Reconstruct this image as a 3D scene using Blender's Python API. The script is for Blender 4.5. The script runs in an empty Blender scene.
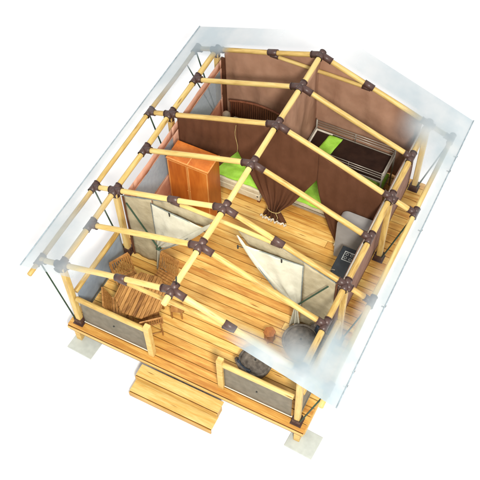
import bpy, math, random
from mathutils import Vector, Matrix, noise
random.seed(4)
S = bpy.context.scene
COL = S.collection
PI = math.pi

# ------------------------------------------------------------------ materials
def new_mat(name):
    m = bpy.data.materials.new(name); m.use_nodes = True
    nt = m.node_tree; nt.nodes.clear()
    out = nt.nodes.new('ShaderNodeOutputMaterial')
    return m, nt, out
def N(nt, t, **kw):
    n = nt.nodes.new(t)
    for k, v in kw.items():
        if k in n.inputs: n.inputs[k].default_value = v
        else: setattr(n, k, v)
    return n
def L(nt, a, b): nt.links.new(a, b)
def ramp(nt, fac, stops):
    r = nt.nodes.new('ShaderNodeValToRGB')
    while len(r.color_ramp.elements) < len(stops): r.color_ramp.elements.new(0.5)
    for e, (p, c) in zip(r.color_ramp.elements, stops):
        e.position = p; e.color = (*c, 1)
    L(nt, fac, r.inputs['Fac']); return r
def coords(nt, scale, rnd=True):
    tc = N(nt, 'ShaderNodeTexCoord'); oi = N(nt, 'ShaderNodeObjectInfo')
    mul = N(nt, 'ShaderNodeMath', operation='MULTIPLY'); mul.inputs[1].default_value = 37.0
    L(nt, oi.outputs['Random'], mul.inputs[0])
    add = N(nt, 'ShaderNodeVectorMath', operation='ADD')
    L(nt, tc.outputs['Object'], add.inputs[0])
    if rnd: L(nt, mul.outputs[0], add.inputs[1])
    mp = N(nt, 'ShaderNodeMapping'); mp.inputs['Scale'].default_value = scale
    L(nt, add.outputs[0], mp.inputs['Vector'])
    return mp.outputs[0], oi
def bsdf(nt, out, col=None, rough=.5, spec=.4, **kw):
    b = N(nt, 'ShaderNodeBsdfPrincipled')
    b.inputs['Roughness'].default_value = rough
    b.inputs['Specular IOR Level'].default_value = spec
    if col is not None:
        if isinstance(col, tuple): b.inputs['Base Color'].default_value = (*col, 1)
        else: L(nt, col, b.inputs['Base Color'])
    for k, v in kw.items(): b.inputs[k].default_value = v
    L(nt, b.outputs[0], out.inputs['Surface']); return b
def bump(nt, b, h, st=.3, d=.005):
    n = N(nt, 'ShaderNodeBump'); n.inputs['Strength'].default_value = st; n.inputs['Distance'].default_value = d
    L(nt, h, n.inputs['Height']); L(nt, n.outputs[0], b.inputs['Normal'])

def wood(name, dark, mid, light, scale=(9, 9, 1.1), rough=.45, spec=.35, attr=False, knots=True):
    m, nt, out = new_mat(name)
    v, oi = coords(nt, scale)
    if attr:   # every board carries its own random offset
        at = N(nt, 'ShaderNodeAttribute', attribute_name='board'); at.attribute_type = 'GEOMETRY'
        ml = N(nt, 'ShaderNodeVectorMath', operation='SCALE'); ml.inputs['Scale'].default_value = 61.0
        L(nt, at.outputs['Vector'], ml.inputs[0])
        ad = N(nt, 'ShaderNodeVectorMath', operation='ADD'); L(nt, v, ad.inputs[0]); L(nt, ml.outputs[0], ad.inputs[1]); v = ad.outputs[0]
    n1 = N(nt, 'ShaderNodeTexNoise'); n1.inputs['Scale'].default_value = 1.6; n1.inputs['Detail'].default_value = 6; n1.inputs['Distortion'].default_value = .6
    L(nt, v, n1.inputs['Vector'])
    n2 = N(nt, 'ShaderNodeTexNoise'); n2.inputs['Scale'].default_value = 7; n2.inputs['Detail'].default_value = 4
    L(nt, v, n2.inputs['Vector'])
    mx = N(nt, 'ShaderNodeMath', operation='MULTIPLY_ADD'); mx.inputs[1].default_value = .45; mx.inputs[2].default_value = 0
    L(nt, n2.outputs['Fac'], mx.inputs[0])
    ad = N(nt, 'ShaderNodeMath', operation='ADD'); L(nt, n1.outputs['Fac'], ad.inputs[0]); L(nt, mx.outputs[0], ad.inputs[1])
    src = ad.outputs[0]
    rv = N(nt, 'ShaderNodeMath', operation='MULTIPLY_ADD'); rv.inputs[1].default_value = .34; rv.inputs[2].default_value = -.17
    if attr: L(nt, at.outputs['Fac'], rv.inputs[0])
    else: L(nt, oi.outputs['Random'], rv.inputs[0])
    ad2 = N(nt, 'ShaderNodeMath', operation='ADD'); L(nt, src, ad2.inputs[0]); L(nt, rv.outputs[0], ad2.inputs[1])
    r = ramp(nt, ad2.outputs[0], [(.42, dark), (.72, mid), (1.0, light)])
    colr = r.outputs['Color']
    if knots:
        vo = N(nt, 'ShaderNodeTexVoronoi'); vo.inputs['Scale'].default_value = .9
        L(nt, v, vo.inputs['Vector'])
        kr = ramp(nt, vo.outputs['Distance'], [(.03, (1, 1, 1)), (.10, (0, 0, 0))])
        mk = N(nt, 'ShaderNodeMix', data_type='RGBA'); L(nt, kr.outputs['Color'], mk.inputs[0])
        L(nt, colr, mk.inputs[6]); mk.inputs[7].default_value = (dark[0]*.6, dark[1]*.5, dark[2]*.4, 1)
        colr = mk.outputs[2]
    b = bsdf(nt, out, colr, rough, spec)
    bump(nt, b, ad.outputs[0], .25, .004)
    return m
def cloth(name, a, b_, scale=6, rough=.85, transl=0., weave=160, alpha=None, streak=(1, 1, 1), crease=.5):
    m, nt, out = new_mat(name)
    v, oi = coords(nt, streak)
    n1 = N(nt, 'ShaderNodeTexNoise'); n1.inputs['Scale'].default_value = scale; n1.inputs['Detail'].default_value = 5
    L(nt, v, n1.inputs['Vector'])
    r = ramp(nt, n1.outputs['Fac'], [(.3, a), (.7, b_)])
    b = bsdf(nt, out, r.outputs['Color'], rough, .15)
    n2 = N(nt, 'ShaderNodeTexNoise'); n2.inputs['Scale'].default_value = weave; L(nt, v, n2.inputs['Vector'])
    s = N(nt, 'ShaderNodeMath', operation='MULTIPLY_ADD'); L(nt, n2.outputs['Fac'], s.inputs[0]); s.inputs[1].default_value = .12; L(nt, n1.outputs['Fac'], s.inputs[2])
    mp3 = N(nt, 'ShaderNodeMapping'); mp3.inputs['Scale'].default_value = (1.6, 1.6, .6); L(nt, v, mp3.inputs['Vector'])
    n3 = N(nt, 'ShaderNodeTexNoise'); n3.inputs['Scale'].default_value = 2.2; n3.inputs['Detail'].default_value = 1.5; n3.inputs['Distortion'].default_value = .4
    L(nt, mp3.outputs[0], n3.inputs['Vector'])
    s2 = N(nt, 'ShaderNodeMath', operation='MULTIPLY_ADD'); L(nt, n3.outputs['Fac'], s2.inputs[0]); s2.inputs[1].default_value = 1.6; L(nt, s.outputs[0], s2.inputs[2])
    bump(nt, b, s2.outputs[0], crease, .05)
    last = b.outputs[0]
    if transl:
        t = N(nt, 'ShaderNodeBsdfTranslucent'); L(nt, r.outputs['Color'], t.inputs['Color'])
        mx = N(nt, 'ShaderNodeMixShader'); mx.inputs[0].default_value = transl
        L(nt, last, mx.inputs[1]); L(nt, t.outputs[0], mx.inputs[2]); last = mx.outputs[0]
    if alpha is not None:
        t = N(nt, 'ShaderNodeBsdfTransparent')
        mx = N(nt, 'ShaderNodeMixShader'); mx.inputs[0].default_value = alpha
        L(nt, t.outputs[0], mx.inputs[1]); L(nt, last, mx.inputs[2]); last = mx.outputs[0]
    L(nt, last, out.inputs['Surface'])
    return m
def plain(name, col, rough=.5, spec=.4, metal=0., var=.25, scale=14):
    m, nt, out = new_mat(name)
    v, oi = coords(nt, (1, 1, 1))
    n1 = N(nt, 'ShaderNodeTexNoise'); n1.inputs['Scale'].default_value = scale; n1.inputs['Detail'].default_value = 5
    L(nt, v, n1.inputs['Vector'])
    r = ramp(nt, n1.outputs['Fac'], [(.3, tuple(c*(1-var) for c in col)), (.7, tuple(min(1, c*(1+var)) for c in col))])
    b = bsdf(nt, out, r.outputs['Color'], rough, spec, Metallic=metal)
    bump(nt, b, n1.outputs['Fac'], .15, .003)
    return m

M = {}
M['log']   = wood('pale_pine_log', (.33, .19, .045), (.53, .365, .115), (.63, .475, .185), (7, 7, .9), .5)
M['deck']  = wood('pine_decking', (.40, .165, .028), (.58, .315, .072), (.72, .49, .155), (.8, 7, 7), .38, .45, attr=True)
M['step']  = wood('pine_step_board', (.38, .20, .04), (.55, .34, .09), (.66, .48, .18), (1.0, 9, 9), .45, attr=True)
M['beam']  = wood('pine_beam', (.42, .24, .06), (.56, .36, .11), (.64, .45, .17), (1.0, 7, 7), .5)
M['teak']  = wood('teak', (.13, .050, .012), (.31, .145, .038), (.48, .25, .075), (12, 1.6, 12), .45, attr=True)
M['chairwood'] = wood('teak_chair', (.18, .07, .018), (.33, .15, .04), (.45, .23, .07), (10, 2, 10), .45, knots=False)
M['ward']  = wood('cherry_veneer', (.38, .088, .011), (.49, .135, .018), (.57, .19, .032), (3, 3, .5), .4, knots=False)
M['wardtrim'] = wood('cherry_trim', (.50, .18, .04), (.62, .26, .07), (.70, .33, .10), (6, 6, .8), .4, knots=False)
M['head']  = wood('dark_redwood', (.10, .03, .014), (.17, .055, .025), (.24, .085, .04), (8, 8, 1), .5, knots=False)
M['metal'] = plain('brown_coated_metal', (.058, .027, .021), .42, .5, .0, .18)
M['dark']  = plain('black_rubber', (.02, .022, .02), .6)
M['strap'] = plain('dark_green_strap', (.025, .055, .03), .8)
M['pink']  = cloth('salmon_canvas_lining', (.80, .47, .33), (.88, .57, .42), 5, transl=.4)
M['back']  = cloth('light_brown_canvas', (.40, .22, .14), (.49, .285, .19), 3, transl=.15, streak=(1, 1, .8))
M['curt']  = cloth('chocolate_curtain', (.095, .038, .018), (.12, .050, .026), 4, streak=(1, 1, .6))
M['cream'] = cloth('cream_canvas', (.38, .32, .20), (.50, .435, .29), 5, transl=.15)
M['flap']  = cloth('pale_cream_flap', (.56, .54, .42), (.68, .66, .54), 4, transl=.2)
M['piping']= plain('grey_piping', (.15, .17, .16), .7)
M['mesh']  = cloth('grey_insect_mesh', (.36, .42, .48), (.43, .49, .55), 12, weave=300, crease=.12, alpha=.72)
M['railmesh'] = cloth('grey_rail_mesh', (.19, .175, .135), (.26, .235, .185), 7, weave=300, crease=.12, alpha=.68)
M['sidemesh'] = cloth('blue_grey_rail_mesh', (.28, .34, .41), (.34, .41, .48), 7, weave=300, crease=.12, alpha=.85)
M['green'] = cloth('lime_bedding', (.28, .56, .045), (.38, .68, .09), 6)
M['brownbed'] = cloth('dark_brown_bedding', (.020, .009, .006), (.035, .016, .010), 5)
M['mattress'] = cloth('cream_mattress', (.55, .48, .33), (.65, .58, .43), 6)
M['hem']   = cloth('white_hem', (.62, .58, .48), (.74, .70, .60), 8)
M['steel'] = plain('bunk_steel', (.36, .33, .28), .35, .5, .4, .1)
M['grey']  = plain('grey_cabinet', (.30, .29, .28), .55, .4, .0, .10, 5)
M['black'] = plain('black_worktop', (.022, .028, .034), .3, .5, 0, .2)
M['hob']   = plain('pale_hob_line', (.50, .52, .50), .4)
M['navy']  = plain('navy_back_panel', (.018, .028, .045), .6)
M['stool'] = wood('orange_stool', (.28, .09, .02), (.40, .15, .035), (.48, .2, .05), (8, 8, 2), .45, knots=False)
M['lamp']  = plain('cream_lamp', (.62, .52, .38), .6)
M['cord']  = plain('straw_cord', (.36, .27, .11), .8)
M['concrete'] = plain('concrete_slab', (.43, .455, .415), .9, .2, 0, .08, 9)
M['slit']  = plain('painted_gap_shade', (.13, .055, .016), .9, .1)  # dark colour standing in for the shade inside gaps
def wicker():
    m, nt, out = new_mat('grey_wicker')
    v, oi = coords(nt, (1, 1, 1), False)
    w1 = N(nt, 'ShaderNodeTexWave'); w1.wave_type = 'RINGS'; w1.rings_direction = 'Z'
    w1.inputs['Scale'].default_value = 16; w1.inputs['Distortion'].default_value = 4; w1.inputs['Detail'].default_value = 3
    L(nt, v, w1.inputs['Vector'])
    n1 = N(nt, 'ShaderNodeTexNoise'); n1.inputs['Scale'].default_value = 9; n1.inputs['Detail'].default_value = 6; L(nt, v, n1.inputs['Vector'])
    mm = N(nt, 'ShaderNodeMath', operation='MULTIPLY_ADD'); mm.inputs[1].default_value = .13; L(nt, w1.outputs['Fac'], mm.inputs[0]); L(nt, n1.outputs['Fac'], mm.inputs[2])
    r = ramp(nt, mm.outputs[0], [(.35, (.035, .028, .023)), (.62, (.12, .102, .083)), (.9, (.23, .20, .165))])
    b = bsdf(nt, out, r.outputs['Color'], .7, .3); bump(nt, b, mm.outputs[0], .6, .012)
    return m
M['wicker'] = wicker()
def sheetmat():
    m, nt, out = new_mat('clear_roof_sheet')
    at = N(nt, 'ShaderNodeAttribute', attribute_name='fade'); at.attribute_type = 'GEOMETRY'
    v, oi = coords(nt, (1, 1, 1), False)
    n1 = N(nt, 'ShaderNodeTexNoise'); n1.inputs['Scale'].default_value = 1.7; n1.inputs['Detail'].default_value = 4; L(nt, v, n1.inputs['Vector'])
    r = ramp(nt, n1.outputs['Fac'], [(.35, (.40, .49, .535)), (.65, (.55, .595, .615))])
    b = N(nt, 'ShaderNodeBsdfPrincipled'); L(nt, r.outputs['Color'], b.inputs['Base Color'])
    b.inputs['Roughness'].default_value = .35
    tl = N(nt, 'ShaderNodeBsdfTranslucent'); L(nt, r.outputs['Color'], tl.inputs['Color'])
    m1 = N(nt, 'ShaderNodeMixShader'); m1.inputs[0].default_value = .35; L(nt, b.outputs[0], m1.inputs[1]); L(nt, tl.outputs[0], m1.inputs[2])
    tr = N(nt, 'ShaderNodeBsdfTransparent')
    a = N(nt, 'ShaderNodeMath', operation='MULTIPLY_ADD'); a.inputs[1].default_value = .25; a.inputs[2].default_value = .875
    L(nt, n1.outputs['Fac'], a.inputs[0])
    mu = N(nt, 'ShaderNodeMath', operation='MULTIPLY'); L(nt, a.outputs[0], mu.inputs[0]); L(nt, at.outputs['Fac'], mu.inputs[1]); mu.use_clamp = True
    m2 = N(nt, 'ShaderNodeMixShader'); L(nt, mu.outputs[0], m2.inputs[0]); L(nt, tr.outputs[0], m2.inputs[1]); L(nt, m1.outputs[0], m2.inputs[2])
    L(nt, m2.outputs[0], out.inputs['Surface'])
    return m
M['sheet'] = sheetmat()
M['edge'] = plain('pale_edge_cord', (.27, .33, .36), .6)
def groundmat():
    m, nt, out = new_mat('white_ground')
    v, oi = coords(nt, (1, 1, 1))
    n1 = N(nt, 'ShaderNodeTexNoise'); n1.inputs['Scale'].default_value = 3; L(nt, v, n1.inputs['Vector'])
    r = ramp(nt, n1.outputs['Fac'], [(.3, (.90, .90, .90)), (.7, (.92, .92, .92))])
    bsdf(nt, out, r.outputs['Color'], .9, .0)
    return m
M['ground'] = groundmat()

# ------------------------------------------------------------------ mesh helpers
class MB:
    def __init__(s): s.v = []; s.f = []; s.r = []; s.sm = []
    def add(s, vs, fs, smooth=False, r=None):
        o = len(s.v); s.v += [tuple(v) for v in vs]
        r = random.random() if r is None else r
        for f in fs: s.f.append(tuple(i+o for i in f)); s.r.append(r); s.sm.append(smooth)
        return s
    def box(s, x0, x1, y0, y1, z0, z1, mat=None, r=None):
        vs = [Vector((x, y, z)) for z in (z0, z1) for y in (y0, y1) for x in (x0, x1)]
        if mat: vs = [mat @ v for v in vs]
        return s.add(vs, [(0,2,3,1),(4,5,7,6),(0,1,5,4),(2,6,7,3),(0,4,6,2),(1,3,7,5)], False, r)
    def tube(s, p0, p1, r0, r1=None, n=14, cap=True, jit=0):
        p0 = Vector(p0); p1 = Vector(p1); r1 = r0 if r1 is None else r1
        d = (p1-p0).normalized(); a = d.orthogonal().normalized(); b = d.cross(a)
        vs = [];
        for p, r in ((p0, r0), (p1, r1)):
            for k in range(n):
                t = 2*PI*k/n; vs.append(p+a*math.cos(t)*r+b*math.sin(t)*r)
        o = len(s.v); rr = random.random()
        s.add(vs, [(k, (k+1)%n, (k+1)%n+n, k+n) for k in range(n)], True, rr)
        if cap:
            s.f.append(tuple(o+k for k in reversed(range(n)))); s.r.append(rr); s.sm.append(False)
            s.f.append(tuple(o+n+k for k in range(n))); s.r.append(rr); s.sm.append(False)
        return s
    def path(s, pts, r, n=8):
        # one continuous swept tube along the points
        P = [Vector(p) for p in pts]; o = len(s.v); ref = None; vs = []
        for i, p in enumerate(P):
            d = (P[min(i+1, len(P)-1)]-P[max(i-1, 0)]).normalized()
            a = d.orthogonal() if ref is None else ref-d*ref.dot(d)
            a.normalize(); ref = a; b = d.cross(a)
            for k in range(n): vs.append(p+a*math.cos(2*PI*k/n)*r+b*math.sin(2*PI*k/n)*r)
        m = len(P)
        s.add(vs, [(i*n+k, i*n+(k+1)%n, (i+1)*n+(k+1)%n, (i+1)*n+k) for i in range(m-1) for k in range(n)], True)
        s.add(vs[:n], [tuple(reversed(range(n)))]); s.add(vs[-n:], [tuple(range(n))])
        return s
    def lathe(s, prof, c=(0,0,0), n=40, a0=0, a1=2*PI, smooth=True):
        full = abs(a1-a0-2*PI) < 1e-6; m = n if full else n+1
        vs = [];
        for (r, z) in prof:
            for k in range(m):
                t = a0+(a1-a0)*k/n; vs.append((c[0]+r*math.cos(t), c[1]+r*math.sin(t), c[2]+z))
        fs = []
        for i in range(len(prof)-1):
            for k in range(n):
                k2 = (k+1)%m
                fs.append((i*m+k, i*m+k2, (i+1)*m+k2, (i+1)*m+k))
        return s.add(vs, fs, smooth)
    def prism(s, poly, z0, z1, mat=None, r=None):
        n = len(poly)
        vs = [Vector((x, y, z)) for z in (z0, z1) for x, y in poly]
        if mat: vs = [mat @ v for v in vs]
        return s.add(vs, [tuple(reversed(range(n))), tuple(range(n, 2*n))]+[(k, (k+1)%n, (k+1)%n+n, k+n) for k in range(n)], False, r)
    def grid(s, fn, nu, nv, smooth=True, r=.5):
        vs = [fn(i/nu, j/nv) for j in range(nv+1) for i in range(nu+1)]
        w = nu+1
        return s.add(vs, [(j*w+i, j*w+i+1, (j+1)*w+i+1, (j+1)*w+i) for j in range(nv) for i in range(nu)], smooth, r)
    def build(s, name, mat, parent=None, bev=0, seg=2, thick=0, loc=None, mw=None):
        me = bpy.data.meshes.new(name); me.from_pydata(s.v, [], s.f); me.validate(); 
        if len(me.polygons) == len(s.f):
            for p, q in zip(me.polygons, s.sm): p.use_smooth = q
            at = me.attributes.new('board', 'FLOAT', 'FACE')
            for i, q in enumerate(s.r): at.data[i].value = q
        me.materials.append(mat); me.update()
        o = bpy.data.objects.new(name, me); COL.objects.link(o)
        if parent: o.parent = parent
        if mw is not None: o.matrix_local = mw
        if thick:
            m = o.modifiers.new('t', 'SOLIDIFY'); m.thickness = thick; m.offset = 0
        if bev:
            m = o.modifiers.new('b', 'BEVEL'); m.width = bev; m.segments = seg; m.limit_method = 'ANGLE'; m.angle_limit = math.radians(40)
        return o
def tag(o, label=None, cat=None, group=None, kind=None):
    if label: o['label'] = label
    if cat: o['category'] = cat
    if group: o['group'] = group
    if kind: o['kind'] = kind
    return o
def empty(name, loc=(0,0,0), rz=0):
    o = bpy.data.objects.new(name, None); COL.objects.link(o); o.location = loc; o.rotation_euler = (0, 0, rz)
    o.empty_display_size = .1
    return o
def children(o): return [c for c in bpy.data.objects if c.parent == o]
def copy_tree(o, parent=None):
    c = o.copy(); COL.objects.link(c); c.parent = parent
    for ch in children(o):
        copy_tree(ch, c)
    return c
def log(name, p0, p1, r, mat, parent, n=20):
    """a round pole; local Z runs along it so the grain follows, with slight swelling"""
    p0 = Vector(p0); p1 = Vector(p1); d = p1-p0; ln = d.length
    z = d.normalized(); x = z.orthogonal().normalized(); y = z.cross(x)
    seg = max(2, int(ln/.25)); sd = random.random()*100
    mb = MB(); vs = []
    zs = [0, .008] + [ln*i/seg for i in range(1, seg)] + [ln-.008, ln]
    for q, zz in enumerate(zs):
        rr = r*(1+.08*noise.noise(Vector((sd, 0, zz*1.3))))
        if q in (0, len(zs)-1): rr -= .007
        cx = .014*noise.noise(Vector((sd, 5, zz*.6))); cy = .014*noise.noise(Vector((sd, 9, zz*.8)))
        for k in range(n):
            t = 2*PI*k/n; vs.append((cx+rr*math.cos(t), cy+rr*math.sin(t), zz))
    m = len(zs)
    mb.add(vs, [(i*n+k, i*n+(k+1)%n, (i+1)*n+(k+1)%n, (i+1)*n+k) for i in range(m-1) for k in range(n)], True)
    mb.add(vs[:n], [tuple(reversed(range(n)))]); mb.add(vs[-n:], [tuple(range(n))])
    R3 = Matrix((x, y, z)).transposed().to_4x4()
    return mb.build(name, mat, parent, mw=Matrix.Translation(p0) @ R3)

# ------------------------------------------------------------------ key dimensions
Y = [0, .97, 1.86, 2.96, 3.99, 5.05, 6.0]
XE, ZE, XO, ZO, ZR = 2.37, 2.10, 2.88, 1.905, 2.97
SL = (ZR-ZE)/XE
def zroof(x): return ZR-SL*abs(x)
ZG = -.64

# ------------------------------------------------------------------ ground
g = MB().grid(lambda u, v: ((u-.5)*160, (v-.5)*160, ZG), 8, 8).build('ground', M['ground']); tag(g, kind='structure')

# ------------------------------------------------------------------ deck
deck = empty('wooden_deck', (0, 0, ZG))
tag(deck, 'raised pine plank deck carrying the whole tent', 'deck')
def inv(o): return None
DX, DY0, DY1 = 2.57, -.165, 6.22
off = Vector((0, 0, -ZG))
mb = MB(); pitch = .1775; y = DY0; i = 0
while y < DY1-.02:
    y1 = min(y+pitch-.014, DY1)
    cuts = [-DX, DX]
    if i % 4 == 2: cuts = [-DX, random.choice([-.9, .35, 1.3])+random.uniform(-.1, .1), DX]
    for a, b in zip(cuts, cuts[1:]):
        mb.box(a+(.002 if a > -DX else 0), b-(.002 if b < DX else 0), y, y1, -.032, random.uniform(-.002, .001))
    y += pitch; i += 1
mb.v = [tuple(Vector(v)+off) for v in mb.v]
mb.build('decking', M['deck'], deck, bev=.004, seg=1)
mb = MB().box(-DX+.03, DX-.03, DY0+.03, DY1-.03, -.05-ZG, -.036-ZG); mb.build('seam_shade_sheet', M['slit'], deck)  # dark sheet added under the boards, painting shade into the seams
def fbox(nm, *a):
    z = list(a); z[4] -= ZG; z[5] -= ZG
    return MB().box(*z).build(nm, M['beam'], deck, bev=.008)
fbox('fascia_board', -DX-.005, DX+.005, DY0-.028, DY0+.02, -.13, -.046)
MB().box(-DX+.002, DX-.002, DY0-.012, DY0+.019, -.0455-ZG, -.0335-ZG).build('painted_shade_strip', M['slit'], deck)  # added dark strip, painted shade between board ends and fascia
MB().box(-DX+.03, DX-.03, DY0-.018, DY0+.020, -.165-ZG, -.1305-ZG).build('painted_shade_strip', M['slit'], deck)  # second added strip: painted shade line beneath the fascia
fbox('fascia_board', -DX-.0, DX-.0, DY1-.02, DY1+.02, -.13, -.034)
fbox('fascia_board', -DX-.018, -DX+.022, DY0+.021, DY1-.021, -.13, -.034)
fbox('fascia_board', DX-.022, DX+.018, DY0+.021, DY1-.021, -.13, -.034)
fbox('bearer', -DX+.02, DX-.02, DY0+.025, DY0+.10, -.24, -.133)
for yy in (2.0, 4.0, 6.05): fbox('bearer', -DX+.02, DX-.02, yy-.04, yy+.04, -.24, -.133)
for sx in (-1, 1):
    for yy in (-.085, 2.0, 4.0, 6.05):
        mb = MB().box(sx*2.43-.06, sx*2.43+.06, yy-.055, yy+.055, .034, -.243-ZG)
        mb.build('leg', M['beam'], deck, bev=.008)
pads = []
for (px, py, lab) in [(-2.27, -.15, 'square concrete pad under the left front corner of the deck'), (2.56, -.08, 'square concrete pad under the right front corner of the deck'),
                 (2.50, 2.0, 'square concrete pad under the right edge of the deck'),]:
    if pads:
        o = pads[0].copy(); COL.objects.link(o)
    else:
        o = MB().box(-.29, .29, -.25, .25, 0, .034).build('concrete_pad', M['concrete'], bev=.008)
    o.location = (px, py, ZG); o.rotation_euler = (0, 0, math.radians(-3))
    tag(o, lab, 'concrete pad', 'concrete pads under the deck legs'); pads.append(o)
COL.objects.unlink(pads[2]); bpy.data.objects.remove(pads[2])

# ------------------------------------------------------------------ steps
st = empty('wooden_steps', (0, 0, ZG)); tag(st, 'two-tread pine steps in front of the porch opening', 'steps')
def sstep(y0, y1, z, x0, x1, nm):
    z -= ZG; w = (y1-y0)
    mb = MB()
    mb.box(x0, x1, y0+.004, y1, z-.034, z, r=.85)
    mb.box(x0+.002, x1-.002, y0-.034, y0-.010, z-(.168 if z-ZG > .3 else .215), z-.016, r=.05)
    MB().box(x0+.01, x1-.01, y0-.0095, y0+.003, z-.18, z-.02).build('step_shade_strip', M['slit'], st)  # added dark strip, shade painted into the line between tread and riser
    MB().box(x0+.01, x1-.01, y0+.03, y1-.01, z-.05, z-.036).build('step_shade_strip', M['slit'], st)  # dark sheet added below the tread as painted shade
    return mb.build(nm, M['step'], st, bev=.007)
sstep(-.445, -.19, -.21, -.87, .93, 'tread'); sstep(-.715, -.42, -.42, -.88, .93, 'tread')
for x in (-.82, .86):
    mb = MB(); mb.box(x-.02, x+.02, -.42, -.20, .0, -.247-ZG); mb.box(x-.0205, x+.0205, -.68, -.421, .0, -.457-ZG)
    mb.build('stringer', M['beam'], st, bev=.004)

# ------------------------------------------------------------------ tent frame
fr = empty('tent_frame', (0, 0, 0)); tag(fr, 'pale timber pole frame of the tent with brown metal joints', 'tent frame')
RL = .056
log('ridge_pole', (0, -.30, ZR), (0, 6.08, ZR), RL*.98, M['log'], fr)
for s in (-1, 1):
    log('eave_pole', (s*XE, -.05, ZE), (s*XE, 6.05, ZE), RL, M['log'], fr)
    log('outer_pole', (s*XO, -.36, ZO), (s*XO, 6.05, ZO), RL*.86, M['log'], fr)
    for i in range(7):
        x1 = XO if i % 2 == 0 else XE
        k = .02
        log('rafter', (s*.04, Y[i], zroof(.04)), (s*(x1-(.03 if i%2==0 else 0)), Y[i], zroof(x1-.03) if i%2==0 else ZE), RL*.93, M['log'], fr)
for i in (0, 2, 6):
    log('collar_tie', (-1.07, Y[i]+.0, zroof(1.05)-.075), (1.07, Y[i], zroof(1.05)-.075), RL*.72, M['log'], fr)
def hub(node, dirs, r=.068):
    mb = MB(); node = Vector(node)
    for d, ln in dirs:
        d = Vector(d).normalized(); mb.tube(node, node+d*ln, r, n=20)
        mb.tube(node+d*(ln-.012), node+d*ln, r+.005, n=20)
        a = d.cross(Vector((0, 0, 1)))
        if a.length > .1:
            up = a.cross(d).normalized(); q = node+d*ln*.72
            mb.tube(q+up*r*.6, q+up*(r+.004), .007, n=8)
    o = mb.build('joint_sleeve', M['metal'], fr); return o
rd = {s: Vector((s, 0, -SL)).normalized() for s in (-1, 1)}
for i in range(7):
    ys = [((0, 1, 0), .14), ((0, -1, 0), .14)]
    if i == 6: ys = [((0, 1, 0), .09), ((0, -1, 0), .13)]
    hub((0, Y[i], ZR), ys+[(rd[1], .25), (rd[-1], .22)])
    for s in (-1, 1):
        dn = [((0, 0, -1), .17)] if i % 2 == 0 else []
        o_ = [(rd[s], .13)] if i % 2 == 0 else []
        hub((s*XE, Y[i], ZE), ys[:2] + [(-rd[s], .17)] + o_ + dn)
for i in (0, 2, 4, 6):
    for s in (-1, 1): hub((s*XO, Y[i], ZO), [((0, 1, 0), .12), ((0, -1, 0), .12), (-rd[s], .15)], .064)
for i in (0, 2, 6):
    for s in (-1, 1):
        c = Vector((s*1.05, Y[i], zroof(1.05)))
        mb = MB(); mb.tube(c-rd[s]*.11, c+rd[s]*.11, .068, n=20)
        mb.tube(c+Vector((-s*.13, 0, -.075)), c+Vector((s*.05, 0, -.075)), .054, n=16)
        mb.tube(c+Vector((0, 0, -.10)), c+Vector((0, 0, .07)), .02, n=10)
        mb.build('collar_sleeve', M['metal'], fr)
for i in (0, 2, 4, 6):
    for s in (-1, 1):
        x = s*XE
        o = MB().box(-.058, .058, -.058, .058, 0, ZE-.02-.02).build('post', M['log'], fr, bev=.022, seg=3); o.location = (x, Y[i], .012)
        o.rotation_euler = (0, 0, math.radians(4*s))
        mb = MB().box(-.082, .082, -.082, .082, .0, .15).box(-.11, .11, -.11, .11, 0, .008)
        for a in (-1, 1):
            mb.tube((a*.08, 0, .1), (a*.092, 0, .1), .014, n=6); mb.tube((0, a*.08, .1), (0, a*.092, .1), .014, n=6)
        b = mb.build('post_shoe', M['metal'], fr); b.location = (x, Y[i], .004)
        mb = MB().tube((s*XO, Y[i]-.02, ZO-.02), (x+s*.07, Y[i]-.05, .13), .016, n=8)
        mb.build('strap', M['strap'], fr)
for s, e in ((-1, 1),):
    MB().tube((s*XO, Y[6]-.45, ZO-.02), (s*(XE+.07), Y[6]-.1, .13), .014, n=8).build('strap', M['strap'], fr)
MB().tube((.02, .10, ZR+.05), (.02, .13, ZR+.24), .014, n=8).build('hook', M['dark'], fr)

# ------------------------------------------------------------------ railings
def railing(p0, p1, lab, mat, posts=(), name='mesh_railing', zt=.97, edge=True, group='mesh railings round the porch'):
    t = empty(name, p0); p0 = Vector(p0); d = Vector(p1)-p0; ln = d.length; ang = math.atan2(d.y, d.x); t.rotation_euler = (0, 0, ang)
    tag(t, lab, 'railing', group)
    log('top_rail', (.02, 0, zt), (ln-.02, 0, zt), .052, M['log'], t)
    MB().grid(lambda u, v: (.05+u*(ln-.1), .012*math.sin(u*9)*math.sin(v*3.1), .09+v*(zt-.12)), 24, 8).build('mesh_panel', mat, t, thick=.006)
    MB().box(.03, ln-.03, -.012, .012, .06, .088).build('bottom_rail', M['hem'] if d.y == 0 else M['piping'], t, bev=.004)
    for q in posts:
        o = MB().box(-.062, .062, -.062, .062, 0, 1.13).build('post', M['beam'], t, bev=.02, seg=3); o.location = (q*ln, 0, .002)
    for q in (.5,):
        MB().tube((ln*q, -.015, .52), (ln*q, -.035, .52), .016, n=8).build('button', M['dark'], t)
    return t
railing((-XE+.08, 0, 0), (-.72, 0, 0), 'grey mesh railing on the front edge beside the dining table', M['railmesh'], (1,))
railing((.80, 0, 0), (XE-.08, 0, 0), 'grey mesh railing on the front edge in front of the round wicker chairs', M['railmesh'], (0,))
railing((-XE, Y[2]-.1, 0), (-XE, .1, 0), 'blue-grey mesh railing along the left side of the porch', M['sidemesh'])
railing((XE, .1, 0), (XE, Y[2]-.1, 0), 'pale mesh railing on the right side of the porch under the roof sheet', M['railmesh'])

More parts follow.
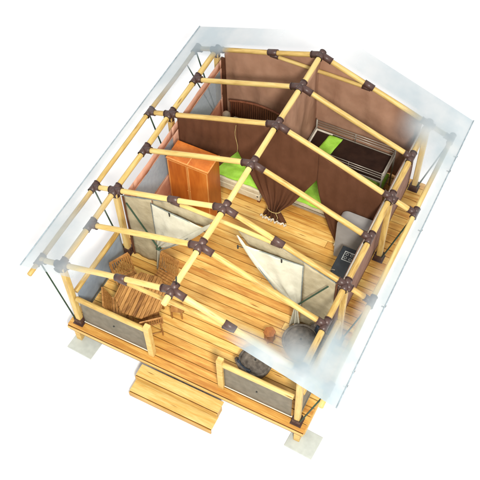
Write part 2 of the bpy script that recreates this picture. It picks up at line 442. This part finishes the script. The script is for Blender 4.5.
# ------------------------------------------------------------------ side and back walls
def fold(x, z, a=.02, sd=0): return a*(noise.noise(Vector((x*1.7+sd, z*.7, sd)))+.5*noise.noise(Vector((x*4.1+sd, z*1.5, sd))))
def side_wall(s, lab, wins):
    x0 = s*2.24; t = empty('canvas_side_wall', (x0, Y[2], 0)); tag(t, lab, 'canvas wall')
    # cells around window openings
    ys = sorted({0, 4.12} | {w[i] for w in wins for i in (0, 1)}); zs = sorted({0.03, 1.93} | {w[i] for w in wins for i in (2, 3)})
    mb = MB()
    for a, b in zip(ys, ys[1:]):
        for c, d in zip(zs, zs[1:]):
            my, mz = (a+b)/2, (c+d)/2
            if any(w[0] < my < w[1] and w[2] < mz < w[3] for w in wins): continue
            mb.grid(lambda u, v: (fold(a+(b-a)*u, c+(d-c)*v, .012, s), a+(b-a)*u, c+(d-c)*v), max(1, int((b-a)/.12)), max(1, int((d-c)/.12)))
    mb.build('fabric', M['pink'] if s < 0 else M['wallout'], t, thick=.006)
    for w in wins:
        o = MB().box(-.004, .004, w[0], w[1], w[2], w[3]).build('window_mesh', M['mesh'], t)
        f = MB(); e = .018
        f.box(-.009, .009, w[0]-e, w[1]+e, w[3]-.002, w[3]+e); f.box(-.009, .009, w[0]-e, w[1]+e, w[2]-e, w[2]+.002)
        f.box(-.0085, .0085, w[0]-e, w[0]+.002, w[2], w[3]); f.box(-.0085, .0085, w[1]-.002, w[1]+e, w[2], w[3])
        f.build('window_trim', M['pink'], t)
    return t
M['wallout'] = cloth('mauve_brown_canvas', (.19, .105, .075), (.26, .15, .11), 5)
side_wall(-1, 'salmon canvas wall on the left with two grey mesh windows', [(.42, 1.92, .85, 1.68), (2.42, 4.0, .80, 1.68)])
side_wall(1, 'brown canvas wall on the right beside the bunk bed and kitchen', [])
for s in (1,):
    for k in range(5):
        pass
MB().box(2.262, 2.285, Y[2], Y[6], 1.95, 1.965).build('wall_piping', M['hem'], [o for o in bpy.data.objects if o.name == 'canvas_side_wall.001'][0], mw=Matrix.Translation((-2.24, -Y[2], 0)))
bw = empty('canvas_back_wall', (0, Y[6]+.075, 0)); tag(bw, 'light brown canvas gable wall at the back of the two bedrooms', 'canvas wall')
MB().grid(lambda u, v: ((u-.5)*4.46, (fold(u*4.4, v*2.5, .09, 7)+.018*math.sin(u*31+2*math.sin(v*2.3+u*5)))*min(1, (1-v)*3), .03+v*(zroof((u-.5)*4.46)-.05)), 110, 26).build('fabric', M['back'], bw, thick=.006)
for x in (-2.20, 2.20):
    MB().box(x-.045, x+.045, -.15, -.10, .02, 1.98).build('corner_strip', M['curt'], bw)
dv = empty('canvas_divider', (0, Y[4]+.08, 0)); tag(dv, 'light brown canvas divider between the two bedrooms below the ridge', 'canvas wall')
MB().grid(lambda u, v: (fold(u*2, v*2.6, .07, 3)+.015*math.sin(u*17+1.5*math.sin(v*3)), u*2.06, .03+v*2.82), 44, 24).build('fabric', M['back'], dv, thick=.006)

# ------------------------------------------------------------------ brown bedroom curtain
def lerp(a, b, t): return a+(b-a)*t
def prof(z, pts):
    for (z0, x0), (z1, x1) in zip(pts, pts[1:]):
        if z <= z1: return lerp(x0, x1, max(0, (z-z0)/(z1-z0)))
    return pts[-1][1]
cu = empty('bedroom_curtain', (0, Y[4]-.02, 0)); tag(cu, 'dark chocolate curtain wall with its middle gathered low in front of the bedrooms', 'curtain')
Cl = [(0, -.27), (.15, -.22), (.38, -.13), (.55, -.21), (.76, -.34), (1.19, -.56), (1.77, -.84), (3, -.84)]
Cr = [(0, .31), (.15, .25), (.38, .15), (.55, .25), (.76, .40), (1.19, .60), (1.80, .88), (3, .88)]
Ll = [(0, -2.2), (3, -2.2)]; Lr = [(0, -1.75), (.5, -1.62), (1.2, -1.2), (1.77, -.84), (3, -.84)]
Rl = [(0, 1.42), (.4, 1.25), (.9, 1.08), (1.4, .95), (1.80, .88), (3, .88)]; Rr = [(0, 2.22), (3, 2.22)]
mb = MB()
def panel(le, ri, nu, pl, sd):
    def fn(u, v):
        xt = lerp(prof(3, le), prof(3, ri), u); zt = zroof(xt)-.045
        zs = v*zt; z = max(.02, zs)
        xa = prof(z, le); xb = prof(z, ri); x = lerp(xa, xb, u)
        full = prof(3, ri)-prof(3, le); tight = 1-(xb-xa)/full
        amp = .008+.036*tight
        yy = -amp*(1+math.sin(u*2*PI*pl+sd+.6*math.sin(z*2)))-.03*noise.noise(Vector((x*2, z*1.2, sd)))*min(1, (1-v)*5)
        edge = min(u, 1-u)
        return (x, yy*min(1, .25+edge*6) - .05*tight, z)
    mb.grid(fn, nu, 56)
panel(Ll, Lr, 40, 7, 1); panel(Cl, Cr, 90, 6, 0); panel(Rl, Rr, 40, 6, 2)
mb.build('curtain_fabric', M['curt'], cu, thick=.006)
mb = MB().grid(lambda u, v: (lerp(-.29, .33, u)+.012*math.sin(u*23), -.12+.020*math.sin(u*2*PI*8.5)*(1.2-.5*v)+.012*math.sin(u*41), .004+v*(.07+.02*math.sin(u*31))), 120, 4)
mb.build('white_hem', M['hem'], cu, thick=.012)
MB().lathe([(.125, 0), (.14, .012), (.125, .024)], (0, 0, 0), 24).build('tie_cord', M['cord'], cu, mw=Matrix.Translation((.01, -.07, .37)) @ Matrix.Diagonal((1.12, .66, 1, 1)))
MB().path([(.08, -.14, .37), (.15, -.18, .30), (.13, -.19, .24)], .008).build('tie_cord', M['cord'], cu)
pts = [(-.84+.02*math.sin(k*.9)-.0025*k, -.035, 1.78+k*.10) for k in range(9)]
MB().path(pts, .006).build('zip_cord', M['cord'], cu)

# ------------------------------------------------------------------ cream front wall with drawn flaps
def front_wall(s):
    t = empty('cream_front_canvas', (0, Y[2], 0))
    tag(t, 'cream canvas entrance wall with %s flap drawn aside, %s' % (('left', 'behind the dining table') if s < 0 else ('right', 'beside the kitchen unit')), 'canvas wall', 'cream entrance walls of the tent')
    X = lambda x: s*x
    # fixed panel, full height at the side
    def f1(u, v):
        x = lerp(2.20, 1.55, u); zt = lerp(2.02, 2.30, u) if True else 0
        return (X(x), fold(x*2, v*2, .05, 4)+.0, .02+v*(zt-.02))
    MB().grid(f1, 12, 24).build('fixed_panel', M['cream'], t, thick=.005)
    # valance under the collar
    def f2(u, v):
        x = lerp(1.55, .26, u); top = min(zroof(x)-.07, 2.50); bot = lerp(2.10, 2.04, u) if u < .85 else lerp(2.04, 2.40, (u-.85)/.15)
        bot = min(bot, top-.01)
        return (X(x), .01+fold(x*2, v, .03, 5), lerp(bot, top, v))
    MB().grid(f2, 30, 5).build('valance', M['cream'], t, thick=.005)
    # gathered flap
    def f3(u, v):
        # v from 0 bottom (tie) to 1 top ; u from outer edge to inner
        z = lerp(.81, 2.19, v); xo = 1.57; q = (z-.80)/1.56; xi = lerp(1.50, .27, q**.92)+.035
        x = lerp(xo, xi, u)
        y = lerp(-.03, -.06-.07*math.sin(q*PI), u) -.05*math.sin(u*PI)*(1-v)-.03*math.sin(u*PI*4+v*2)*(1-v*.6)*math.sin(u*PI)
        zz = z-.02*math.sin(u*PI)*v
        return (X(x), y, zz)
    MB().grid(f3, 30, 30).build('door_flap', M['flap'], t, thick=.005)
    # rolled free edge of the flap
    pts = []
    for k in range(17):
        q = k/16; z = lerp(.80, 2.36, q); x = lerp(1.50, .27, q**.92); pts.append(Vector((X(x), -.06-.07*math.sin(q*PI), z)))
    mb = MB()
    def f4(u, v):
        i = min(15, int(v*16)); f = v*16-i; p = pts[i].lerp(pts[i+1], f)
        w = .048*max(0, math.sin(min(1, v*1.02)*PI))**.6+.022
        a = u*2*PI
        return (p.x+w*math.cos(a)*.9, p.y+w*.45*math.sin(a), p.z+w*.35*math.cos(a)*s)
    mb.grid(f4, 12, 40); mb.build('rolled_edge', M['flap'], t)
    # gathered tail to the floor
    def f5(u, v):
        z = lerp(.81, .02, v); w = .05+.16*v; x = 1.50+w*(u-.5)*1.2
        return (X(x), -.10-.035*math.sin(u*PI*5)*(.4+v), z)
    MB().grid(f5, 24, 16).build('flap_tail', M['flap'] , t, thick=.005)
    MB().tube((X(1.50), -.14, .79), (X(1.50), -.06, .83), .05, n=12).build('tie_band', M['strap'], t)
    MB().path([(X(1.48), -.12, .83), (X(2.08), -.10, 1.98)], .017).build('strap', M['strap'], t)
    MB().path([(X(1.56), -.035, v) for v in (.8, 1.2, 1.7, 2.21)] + [(X(1.2), -.06, 2.20), (X(.8), -.06, 2.17), (X(.46), -.06, 2.13)], .011).build('piping', M['piping'], t)
    MB().path([(X(.46), -.09, 2.12), (X(.80), -.16, 1.66), (X(1.15), -.20, 1.22), (X(1.44), -.16, .86)], .010).build('piping', M['piping'], t)
    MB().path([(X(1.15), -.06, 2.08), (X(1.15), -.07, 2.20)], .016).build('toggle', M['dark'], t)
    MB().path([(X(.30), -.12, 2.05), (X(.30), -.12, 2.14)], .016).path([(X(.30), -.12, 2.12), (X(.42), -.10, 2.12)], .008).build('toggle', M['dark'], t)
    MB().path([(X(2.21), -.01, .03), (X(2.21), -.01, 2.02)], .022).build('edge_trim', M['curt'], t)
    MB().path([(X(2.21), -.02, 2.05), (X(1.06), -.02, zroof(1.06)-.065)], .010).path([(X(1.06), -.02, zroof(1.06)-.065), (X(.1), -.0, zroof(.1)-.06)], .010).build('piping', M['piping'], t)
    return t
front_wall(-1); front_wall(1)

# ------------------------------------------------------------------ roof sheet (translucent, only its outer margin is present)
def sst(a, b, x):
    t = max(0, min(1, (x-a)/(b-a))); return t*t*(3-2*t)
def fade(x, y):
    n = .5+.5*noise.noise(Vector((x*1.1, y*.9, 2.2))); a = 0
    if x < 0:
        ax = -x
        a = max(a, .62*sst(2.86, 3.05, ax)*lerp(.75, 1, sst(1.2, 0, y)) )
        a = max(a, .66*sst(1.9, .7, y)*sst(2.0, 2.55, ax))
        a = max(a, .60*sst(.55, .0, y)*sst(1.4, 2.3, ax))
        a = max(a, .74*sst(3.7, 5.0, y)*sst(2.50, 2.80, ax))
        a = max(a, .80*sst(5.55, 5.95, y)*sst(1.95, 2.25, ax))
        a = max(a, .74*sst(6.00, 6.12, y)*sst(-.3, 2.4, ax)+0)
    else:
        a = max(a, .72*sst(2.90, 3.02, x))
        a = max(a, .88*sst(5.0, 5.85, y)*sst(1.7, 2.4, x))
        a = max(a, .86*sst(4.3, 5.4, y)*sst(2.45, 2.8, x))
        a = max(a, .74*sst(6.00, 6.12, y)*sst(-.2, 1.5, x))
        a = max(a, .95*sst(.62+.12*n, .0, y)*sst(1.65, 2.5, x+.1*n))
        a = max(a, .88*sst(.16, -.10, y)*sst(.95, 1.7, x))
        a = max(a, .90*sst(1.5, .6, y)*sst(2.38, 2.62, x))
        a = max(a, .65*sst(3.0, 1.6, y)*sst(2.62, 2.95, x))
    a = max(a, .12*sst(6.03, 6.1, y))
    return a
rs = empty('roof_sheet', (0, 0, ZO)); tag(rs, 'translucent bluish white roof sheet, cut away over the middle of the tent', 'roof sheet')
XS, YS0, YS1 = 3.12, -.27, 6.63
nx, ny = 156, 170
vs = []; al = []
for j in range(ny+1):
    for i in range(nx+1):
        x = -XS+2*XS*i/nx; yy = YS0+(YS1-YS0)*j/ny
        # gable edge: front cut slants back a little toward the ridge on the right
        z = zroof(x)+.10
        vs.append((x, yy, z-ZO)); al.append(fade(x, yy))
fs = []
for j in range(ny):
    for i in range(nx):
        q = (j*(nx+1)+i, j*(nx+1)+i+1, (j+1)*(nx+1)+i+1, (j+1)*(nx+1)+i)
        if max(al[k] for k in q) > .004: fs.append(q)
used = sorted({k for f in fs for k in f}); mp = {k: n for n, k in enumerate(used)}
me = bpy.data.meshes.new('sheet'); me.from_pydata([vs[k] for k in used], [], [tuple(mp[k] for k in f) for f in fs])
at = me.attributes.new('fade', 'FLOAT', 'POINT')
for n, k in enumerate(used): at.data[n].value = al[k]
for p in me.polygons: p.use_smooth = True
me.materials.append(M['sheet'])
so = bpy.data.objects.new('sheet', me); COL.objects.link(so); so.parent = rs
for s in (-1, 1):
    MB().path([(s*3.126, YS0, zroof(3.12)+.11-ZO), (s*3.126, YS1, zroof(3.12)+.11-ZO)], .012, n=12).build('edge_cord', M['edge'], rs)
for (x, yy) in [(3.13, .15), (3.13, .45), (3.13, 1.85), (3.13, 3.65), (3.13, 5.2), (3.13, 5.6)]:
    MB().path([(x-.06, yy, zroof(XS)+.085-ZO), (x-.005, yy+.02, zroof(XS)+.05-ZO), (x-.0, yy+.06, zroof(XS)+.06-ZO)], .013).build('hook', M['dark'], rs)

# ------------------------------------------------------------------ furniture: dining table
tb = empty('dining_table', (-1.30, .71, 0)); tag(tb, 'eight-sided slatted teak dining table on the porch', 'table')
def clip_poly(poly, a, b):   # clip to a<=x<=b
    def cut(P, f, inter):
        out = []
        for p, q in zip(P, P[1:]+P[:1]):
            if f(p): out.append(p)
            if f(p) != f(q): out.append(inter(p, q))
        return out
    def ix(c): return lambda p, q: (c, p[1]+(q[1]-p[1])*(c-p[0])/(q[0]-p[0]))
    P = cut(poly, lambda p: p[0] >= a, ix(a)); return cut(P, lambda p: p[0] <= b, ix(b)) if P else P
R8 = .52; oct_ = [(R8*math.cos(PI/8+k*PI/4), R8*math.sin(PI/8+k*PI/4)) for k in range(8)]
mb = MB(); w = .075; x = -R8
rot = Matrix.Rotation(math.radians(8), 4, 'Z')
while x < R8:
    P = clip_poly(oct_, x+.004, x+w-.004)
    if len(P) > 2: mb.prism(P, .722, .75, rot)
    x += w
mb.build('tabletop', M['teak'], tb, bev=.003, seg=1)
mb = MB().prism([(a*.93, b*.93) for a, b in oct_], .695, .7205, rot); mb.build('table_frame', M['chairwood'], tb)
for k in range(4):
    a = PI/4+k*PI/2; c, s_ = math.cos(a), math.sin(a)
    mb = MB().tube((c*.12, s_*.12, .695), (c*.38, s_*.38, 0.002), .028, n=8); mb.build('leg', M['chairwood'], tb)

def make_chair():
    t = empty('folding_chair')
    W = .215
    mb = MB()
    for k in range(7):
        yk = -.19+k*.058; mb.box(-W+.02, W-.02, yk, yk+.046, .43, .447)
    mb.build('seat', M['chairwood'], t, bev=.003, seg=1)
    T = Matrix.Translation((0, -.20, .46)) @ Matrix.Rotation(math.radians(16), 4, 'X')
    mb = MB()
    for k in range(9):
        xk = -W+.03+k*.0445; mb.box(xk, xk+.026, -.008, .008, .04, .40, T)
    mb.box(-W, W, -.014, .014, .40, .455, T); mb.box(-W+.02, W-.02, -.012, .012, .01, .045, T)
    for s in (-1, 1): mb.box(s*W-.016, s*W+.016, -.014, .014, -.02, .41, T)
    mb.build('backrest', M['chairwood'], t, bev=.003, seg=1)
    for s in (-1, 1):
        MB().tube((s*W, -.20, .46), (s*W, .20, .004), .016, n=8).build('leg', M['chairwood'], t)
        MB().tube((s*(W-.03), .20, .435), (s*(W-.03), -.22, .004), .016, n=8).build('leg', M['chairwood'], t)
    MB().tube((-W, .16, .06), (W, .16, .06), .011, n=8).tube((-W+.03, -.17, .06), (W-.03, -.17, .06), .011, n=8).build('stretcher', M['chairwood'], t)
    return t
ch0 = make_chair()
chairs = [(-1.78, 1.02, -118, 'slatted teak folding chair nearest the blue-grey side railing, turned to show its slats'),
          (-1.62, .47, -55, 'teak folding chair between the table and the left front corner post'),
          (-1.22, 1.33, 172, 'teak folding chair behind the table next to the cream canvas wall'),
          (-1.02, .49, 42, 'teak folding chair beside the free end post of the front railing by the steps')]
for i, (x, y_, a, lab) in enumerate(chairs):
    o = ch0 if i == 0 else copy_tree(ch0)
    o.location = (x, y_, .003); o.rotation_euler = (0, 0, math.radians(a)); tag(o, lab, 'chair', 'folding chairs round the dining table')
fs_ = empty('footstool', (-.70, .98, .002), math.radians(20)); tag(fs_, 'low teak footstool on the deck right of the dining table', 'stool')
MB().box(-.12, .12, -.10, .10, .27, .295).build('seat', M['chairwood'], fs_, bev=.004)
for a in (-1, 1):
    for b in (-1, 1): MB().box(a*.10-.014, a*.10+.014, b*.08-.014, b*.08+.014, 0, .269).build('leg', M['chairwood'], fs_)

# ------------------------------------------------------------------ round chairs
def round_chair(x, y_, rz, lab, sc=1.):
    t = empty('wicker_chair', (x, y_, .002), rz); t.scale = (sc, sc, sc); tag(t, lab, 'wicker chair', 'round wicker chairs on the porch')
    MB().lathe([(.22, 0), (.28, .02), (.33, .16), (.355, .28), (.365, .33), (.35, .355), (.31, .345)], n=48).build('shell', M['wicker'], t)
    mb = MB().lathe([(.0, .41), (.12, .408), (.24, .395), (.30, .36), (.315, .32), (.30, .29)], n=48)
    mb.v = [(a, b, c+.02*noise.noise(Vector((a*5, b*5, x)))-.03*math.exp(-((a)**2+(b)**2)/.004)) for a, b, c in mb.v]
    mb.build('seat_cushion', M['wicker'], t)
    # curved backrest, opens to +Y
    def fb(u, v):
        a = math.radians(lerp(215, 325, u)); h = .30+.30*v*math.sin(u*PI)**.45; r = .35+.05*v
        return (r*math.cos(a), r*math.sin(a), h)
    MB().grid(fb, 30, 8).build('backrest', M['wicker'], t, thick=.05)
    def fp(u, v):
        a = math.radians(lerp(240, 300, u)); h = .42+.17*v; r = .335+.03*v
        return (r*math.cos(a), r*math.sin(a), h)
    MB().grid(fp, 16, 5).build('back_pad', M['navy'], t, thick=.05)
    for k in range(6):
        a = k*PI/3; MB().tube((.2*math.cos(a), .2*math.sin(a), 0), (.33*math.cos(a+.3), .33*math.sin(a+.3), .3), .012, n=6).build('rib', M['dark'], t)
    MB().tube((0, 0, .385), (0, 0, .402), .022, n=10).build('button', M['dark'], t)
    return t
round_chair(1.79, 1.38, math.radians(118), 'round grey wicker chair with a navy back beside the right cream canvas wall')
round_chair(1.20, .62, math.radians(-20), 'round dark wicker chair close behind the right front railing', .92)
sb = empty('side_stool', (1.17, 1.30, .002), math.radians(30)); tag(sb, 'small orange wooden stool between the two round wicker chairs', 'stool')
hx = [(.125*math.cos(k*PI/3), .125*math.sin(k*PI/3)) for k in range(6)]
MB().prism(hx, .27, .30).build('seat', M['stool'], sb, bev=.006)
MB().prism([(a*.86, b*.86) for a, b in hx], .03, .269).build('body', M['stool'], sb, bev=.006)
for k in range(6): MB().box(hx[k][0]*.8-.012, hx[k][0]*.8+.012, hx[k][1]*.8-.012, hx[k][1]*.8+.012, 0, .03).build('foot', M['stool'], sb)

# ------------------------------------------------------------------ wardrobe
wd = empty('wardrobe', (-1.58, 3.44, .002)); tag(wd, 'orange cherry wood wardrobe with two doors before the brown curtain', 'wardrobe')
H = 1.78; a, b = .46, .24
MB().box(-a, a, -b+.02, b, .05, H-.03).build('carcass', M['ward'], wd, bev=.004)
MB().box(-a-.015, a+.015, -b-.01, b+.01, H-.03, H).build('top_board', M['ward'], wd, bev=.006)
MB().box(-a+.02, a-.02, -b+.04, b-.02, 0, .05).build('plinth', M['ward'], wd)
for s in (-1, 1):
    x0, x1 = (-a+.005, -.004) if s < 0 else (.004, a-.005)
    e = .024
    d = MB().box(x0, x1, -b-.002, -b+.019, .06, H-.035).build('door', M['ward'], wd, bev=.003)
    f = MB()
    f.box(x0, x0+e, -b-.010, -b-.003, .06, H-.035); f.box(x1-e, x1, -b-.010, -b-.003, .06, H-.035)
    f.box(x0+e, x1-e, -b-.009, -b-.003, .06, .06+e); f.box(x0+e, x1-e, -b-.009, -b-.003, H-.035-e, H-.035);
    f.build('door_frame', M['wardtrim'], d)
    MB().tube((-.03*s*-1 if False else s*.03, -b-.011, .95), (s*.03, -b-.028, .95), .009, n=10).build('handle', M['wardtrim'], d)
f = MB(); f.box(-a-.016, a+.016, -b-.012, -b+.02, H-.002, H+.004); f.box(a-.006, a+.017, -b+.021, b+.012, H-.002, H+.004); f.build('edge_trim', M['wardtrim'], wd)
MB().box(-.012, .012, -b+.021, -b+.20, H+.0005, H+.004).build('edge_trim', M['wardtrim'], wd)

# ------------------------------------------------------------------ kitchen
kc = empty('kitchen_unit', (1.97, 2.92, .002)); tag(kc, 'black kitchen worktop unit with an inset hob against the right wall', 'kitchen unit')
MB().box(-.19, .20, -.46, .47, .06, .82).build('cabinet', M['black'], kc, bev=.01)
MB().box(-.215, .215, -.48, .49, .82, .855).build('worktop', M['black'], kc, bev=.012)
hx0, hx1, hy0, hy1 = -.12, .10, .16, .38
hb = MB().box(hx0, hx1, hy0, hy1, .856, .862).build('hob', M['black'], kc)
f = MB(); z0, z1 = .8625, .866; e = .014
for (q0, q1, r0, r1) in [(hx0, hx1, hy0, hy0+e), (hx0, hx1, hy1-e, hy1), (hx0, hx0+e, hy0+e+.001, hy1-e-.001), (hx1-e, hx1, hy0+e+.001, hy1-e-.001)]: f.box(q0, q1, r0, r1, z0, z1)
f.build('hob_rim', M['hob'], hb)
for (cx, cy) in [(-.055, .315), (.04, .32), (-.06, .225), (.045, .22)]:
    MB().lathe([(.024, .863), (.032, .872), (.024, .872)], (cx, cy, 0), 20).build('burner_ring', M['hob'], hb)
MB().path([(-.18, -.20, .86), (-.18, -.20, .98), (-.10, -.20, 1.0)], .012).build('tap', M['steel'], kc)
for yy in (-.42, -.38): MB().box(-.05, .12, yy-.012, yy+.012, .8565, .872).build('soap_tray', M['hob'], kc)
gc = empty('grey_cabinet', (1.83, 3.77, .002)); tag(gc, 'tall grey cabinet with a rounded corner behind the black worktop', 'cabinet')
# outline in x-z with one rounded top corner, extruded in y
P = [(-.33, 0), (.36, 0), (.36, 1.30)]+[(-.33+.16-.16*math.sin(t), 1.30-.16+.16*math.cos(t)) for t in [k*PI/2/8 for k in range(9)]]
MB().prism(P, -.14, .14, Matrix.Rotation(PI/2, 4, 'X')).build('body', M['grey'], gc, bev=.012)
MB().tube((-.36, -.05, .30), (-.33, -.05, .30), .05, n=14).build('knob', M['mattress'], gc)
MB().tube((-.372, -.05, .30), (-.361, -.05, .30), .015, n=10).build('knob', M['dark'], gc)

# ------------------------------------------------------------------ left bedroom
bd = empty('double_bed', (-1.20, 5.0, .002)); tag(bd, 'double bed with lime green cover and arched slatted headboard in the left bedroom', 'bed')
MB().box(-.75, .75, -.85, .80, .08, .26).build('bed_frame', M['mattress'], bd, bev=.01)
MB().box(-.74, .74, -.84, .79, .261, .40).build('mattress', M['mattress'], bd, bev=.03, seg=3)
MB().grid(lambda u, v: ((u-.5)*1.5, -.80+v*1.1, .425+.05*noise.noise(Vector((u*5, v*7, 1)))+.02*noise.noise(Vector((u*14, v*9, 1)))), 24, 20).build('cover', M['green'], bd, thick=.02)
def arch(x): return .84+.22*math.cos(x/.78*PI/2*.86)
hdm = MB()
for k in range(30):
    x = -.76+k*.0525; hdm.box(x-.014, x+.014, .80, .825, .30, arch(x)+.0)
hd = hdm.build('headboard', M['head'], bd)
MB().path([(-.80+k*.08, .812, arch(-.80+k*.08)) for k in range(21)], .026).build('top_rail', M['head'], hd)
MB().box(-.81, .81, .795, .83, .26, .30).build('bottom_rail', M['head'], hd)
for k in (-.4, .4): MB().box(k-.28, k+.28, .42, .76, .41, .52).build('pillow', M['mattress'], bd, bev=.05, seg=4)
for k in (-.71, .71):
    for j in (-.8, .75): MB().box(k-.03, k+.03, j-.03, j+.03, 0, .079).build('leg', M['head'], bd)
MB().tube((.70, -.852, .22), (.70, -.86, .22), .018, n=10).build('bolt', M['dark'], bd)
ns = empty('nightstand', (-2.06, 5.72, .002)); tag(ns, 'small dark wooden nightstand in the left back corner', 'nightstand')
MB().box(-.10, .10, -.15, .15, .03, .42).build('body', M['head'], ns, bev=.006)
MB().box(-.105, .105, -.16, .16, .421, .44).build('top', M['head'], ns, bev=.004)
lp = empty('bedside_lamp', (-2.02, 5.66, .445)); tag(lp, 'small cream bedside lamp beside the slatted headboard', 'lamp')
MB().lathe([(0, 0), (.05, 0), (.05, .015), (.012, .03), (.012, .08)]).build('base', M['head'], lp)
MB().lathe([(.085, .07), (.095, .10), (.085, .16), (.045, .19), (0, .192)]).build('lamp_shade', M['lamp'], lp)

# ------------------------------------------------------------------ bunk bed
bk = empty('bunk_bed', (.98, 5.10, .002)); tag(bk, 'steel bunk bed with dark brown top mattress and green bedding in the right bedroom', 'bunk bed')
x0, x1, yb, yf, yl = -.90, .88, .74, .0, -.80
MB().box(x0+.02, x1-.02, yl+.03, yb-.03, .22, .38).build('lower_mattress', M['mattress'], bk, bev=.03, seg=3)
MB().grid(lambda u, v: (lerp(x0+.02, x1-.02, u), lerp(yl+.0, yb-.05, v), .41+.05*noise.noise(Vector((u*7, v*6, 5)))), 24, 20).build('lower_cover', M['green'], bk, thick=.02)
MB().box(x0+.03, x1-.03, yf+.03, yb-.04, .92, 1.02).build('upper_mattress', M['brownbed'], bk, bev=.03, seg=3)
fr_ = MB()
for (a_, b_, c_, d_) in [(x0, x1, yf-.012, yf+.012), (x0, x1, yb-.012, yb+.012)]: fr_.box(a_, b_, c_, d_, .93, .98)
fr_.box(x0-.012, x0+.012, yf, yb, .931, 1.035); fr_.box(x1-.012, x1+.012, yf, yb, .931, .981)
fr_.build('upper_frame', M['steel'], bk, bev=.004)
mb = MB().box(x0+.02, x0+.055, yf+.03, yb-.045, 1.021, 1.035).box(x0+.056, x0+.40, yb-.08, yb-.045, 1.021, 1.035); mb.build('sheet_edge', M['hem'], bk)
def fl(u, v): return (lerp(-.60, -.30, u)+.10*v-.05, lerp(yf+.02, yb-.10, v), 1.045+.015*noise.noise(Vector((u*3, v*5, 9))))
MB().grid(fl, 8, 16).build('green_blanket', M['green'], bk, thick=.02)
for yy, xa in ((yf, x0+.30), (yb, x0)):
    g_ = MB()
    for z in (1.09, 1.16, 1.23): g_.tube((xa, yy, z), (x1, yy, z), .009, n=8)
    for x in (xa, xa+(x1-xa)*.5, x1): g_.tube((x, yy, .98), (x, yy, 1.235), .010, n=8)
    g_.build('guard_rail', M['steel'], bk)
g_ = MB()
for z in (1.09, 1.16, 1.23): g_.tube((x1, yf, z), (x1, yb, z), .009, n=8)
g_.build('end_rail', M['steel'], bk)
for x in (x0, x1):
    for yy in (yf, yb): MB().tube((x, yy, 0), (x, yy, 1.26), .018, n=10).build('post', M['steel'], bk)
for x in (x0, x1): MB().tube((x, yl, 0), (x, yl, .42), .018, n=10).build('post', M['steel'], bk)
MB().box(x0, x1, yl-.01, yl+.012, .20, .25).build('lower_frame', M['steel'], bk)

# ------------------------------------------------------------------ light, world, camera
W = bpy.data.worlds.new('World'); S.world = W; W.use_nodes = True
bg = W.node_tree.nodes['Background']; bg.inputs['Color'].default_value = (1, 1, 1, 1); bg.inputs['Strength'].default_value = 1.08
def area(name, loc, tgt, size, power, col=(1, 1, 1)):
    l = bpy.data.lights.new(name, 'AREA'); l.shape = 'DISK'; l.size = size; l.energy = power; l.color = col
    o = bpy.data.objects.new(name, l); COL.objects.link(o); o.location = loc
    o.rotation_euler = (Vector(tgt)-Vector(loc)).to_track_quat('-Z', 'Y').to_euler()
    return o
area('studio_lamp', (7.5, -8.5, 17), (0, 2.5, 0), 2.4, 4700, (1, .96, .89))

sp = bpy.data.lights.new('inner_spot_lamp', 'SPOT'); sp.energy = 2100; sp.spot_size = math.radians(34); sp.spot_blend = 1; sp.shadow_soft_size = .5; sp.color = (1, .95, .8)
so_ = bpy.data.objects.new('inner_spot_lamp', sp); COL.objects.link(so_); so_.location = (1.2, -1.5, 10)
so_.rotation_euler = (Vector((-.25, 2.7, 0))-Vector((1.2, -1.5, 10))).to_track_quat('-Z', 'Y').to_euler()

S.render.resolution_x = 1024; S.render.resolution_y = 1024
cd = bpy.data.cameras.new('Camera'); cam = bpy.data.objects.new('Camera', cd); COL.objects.link(cam)
Rm = Matrix(((0.8916581129415402, 0.4522886867003124, -0.01951290620174545), (-0.36623535720825995, 0.7460050096951302, 0.5561907843899492), (0.2661155252067601, -0.48878570907164964, 0.8308255279246388)))
cam.matrix_world = Matrix.Translation((4.65369666, -6.1640302, 15.78749105)) @ Rm.transposed().to_4x4()
cd.sensor_width = 36; cd.lens = 36*905.112/480; cd.clip_end = 500
S.camera = cam
S.render.engine = 'CYCLES'
S.view_settings.view_transform = 'Standard'; S.view_settings.look = 'None'; S.view_settings.exposure = 0; S.view_settings.gamma = 1
S.cycles.max_bounces = 8; S.cycles.transparent_max_bounces = 16
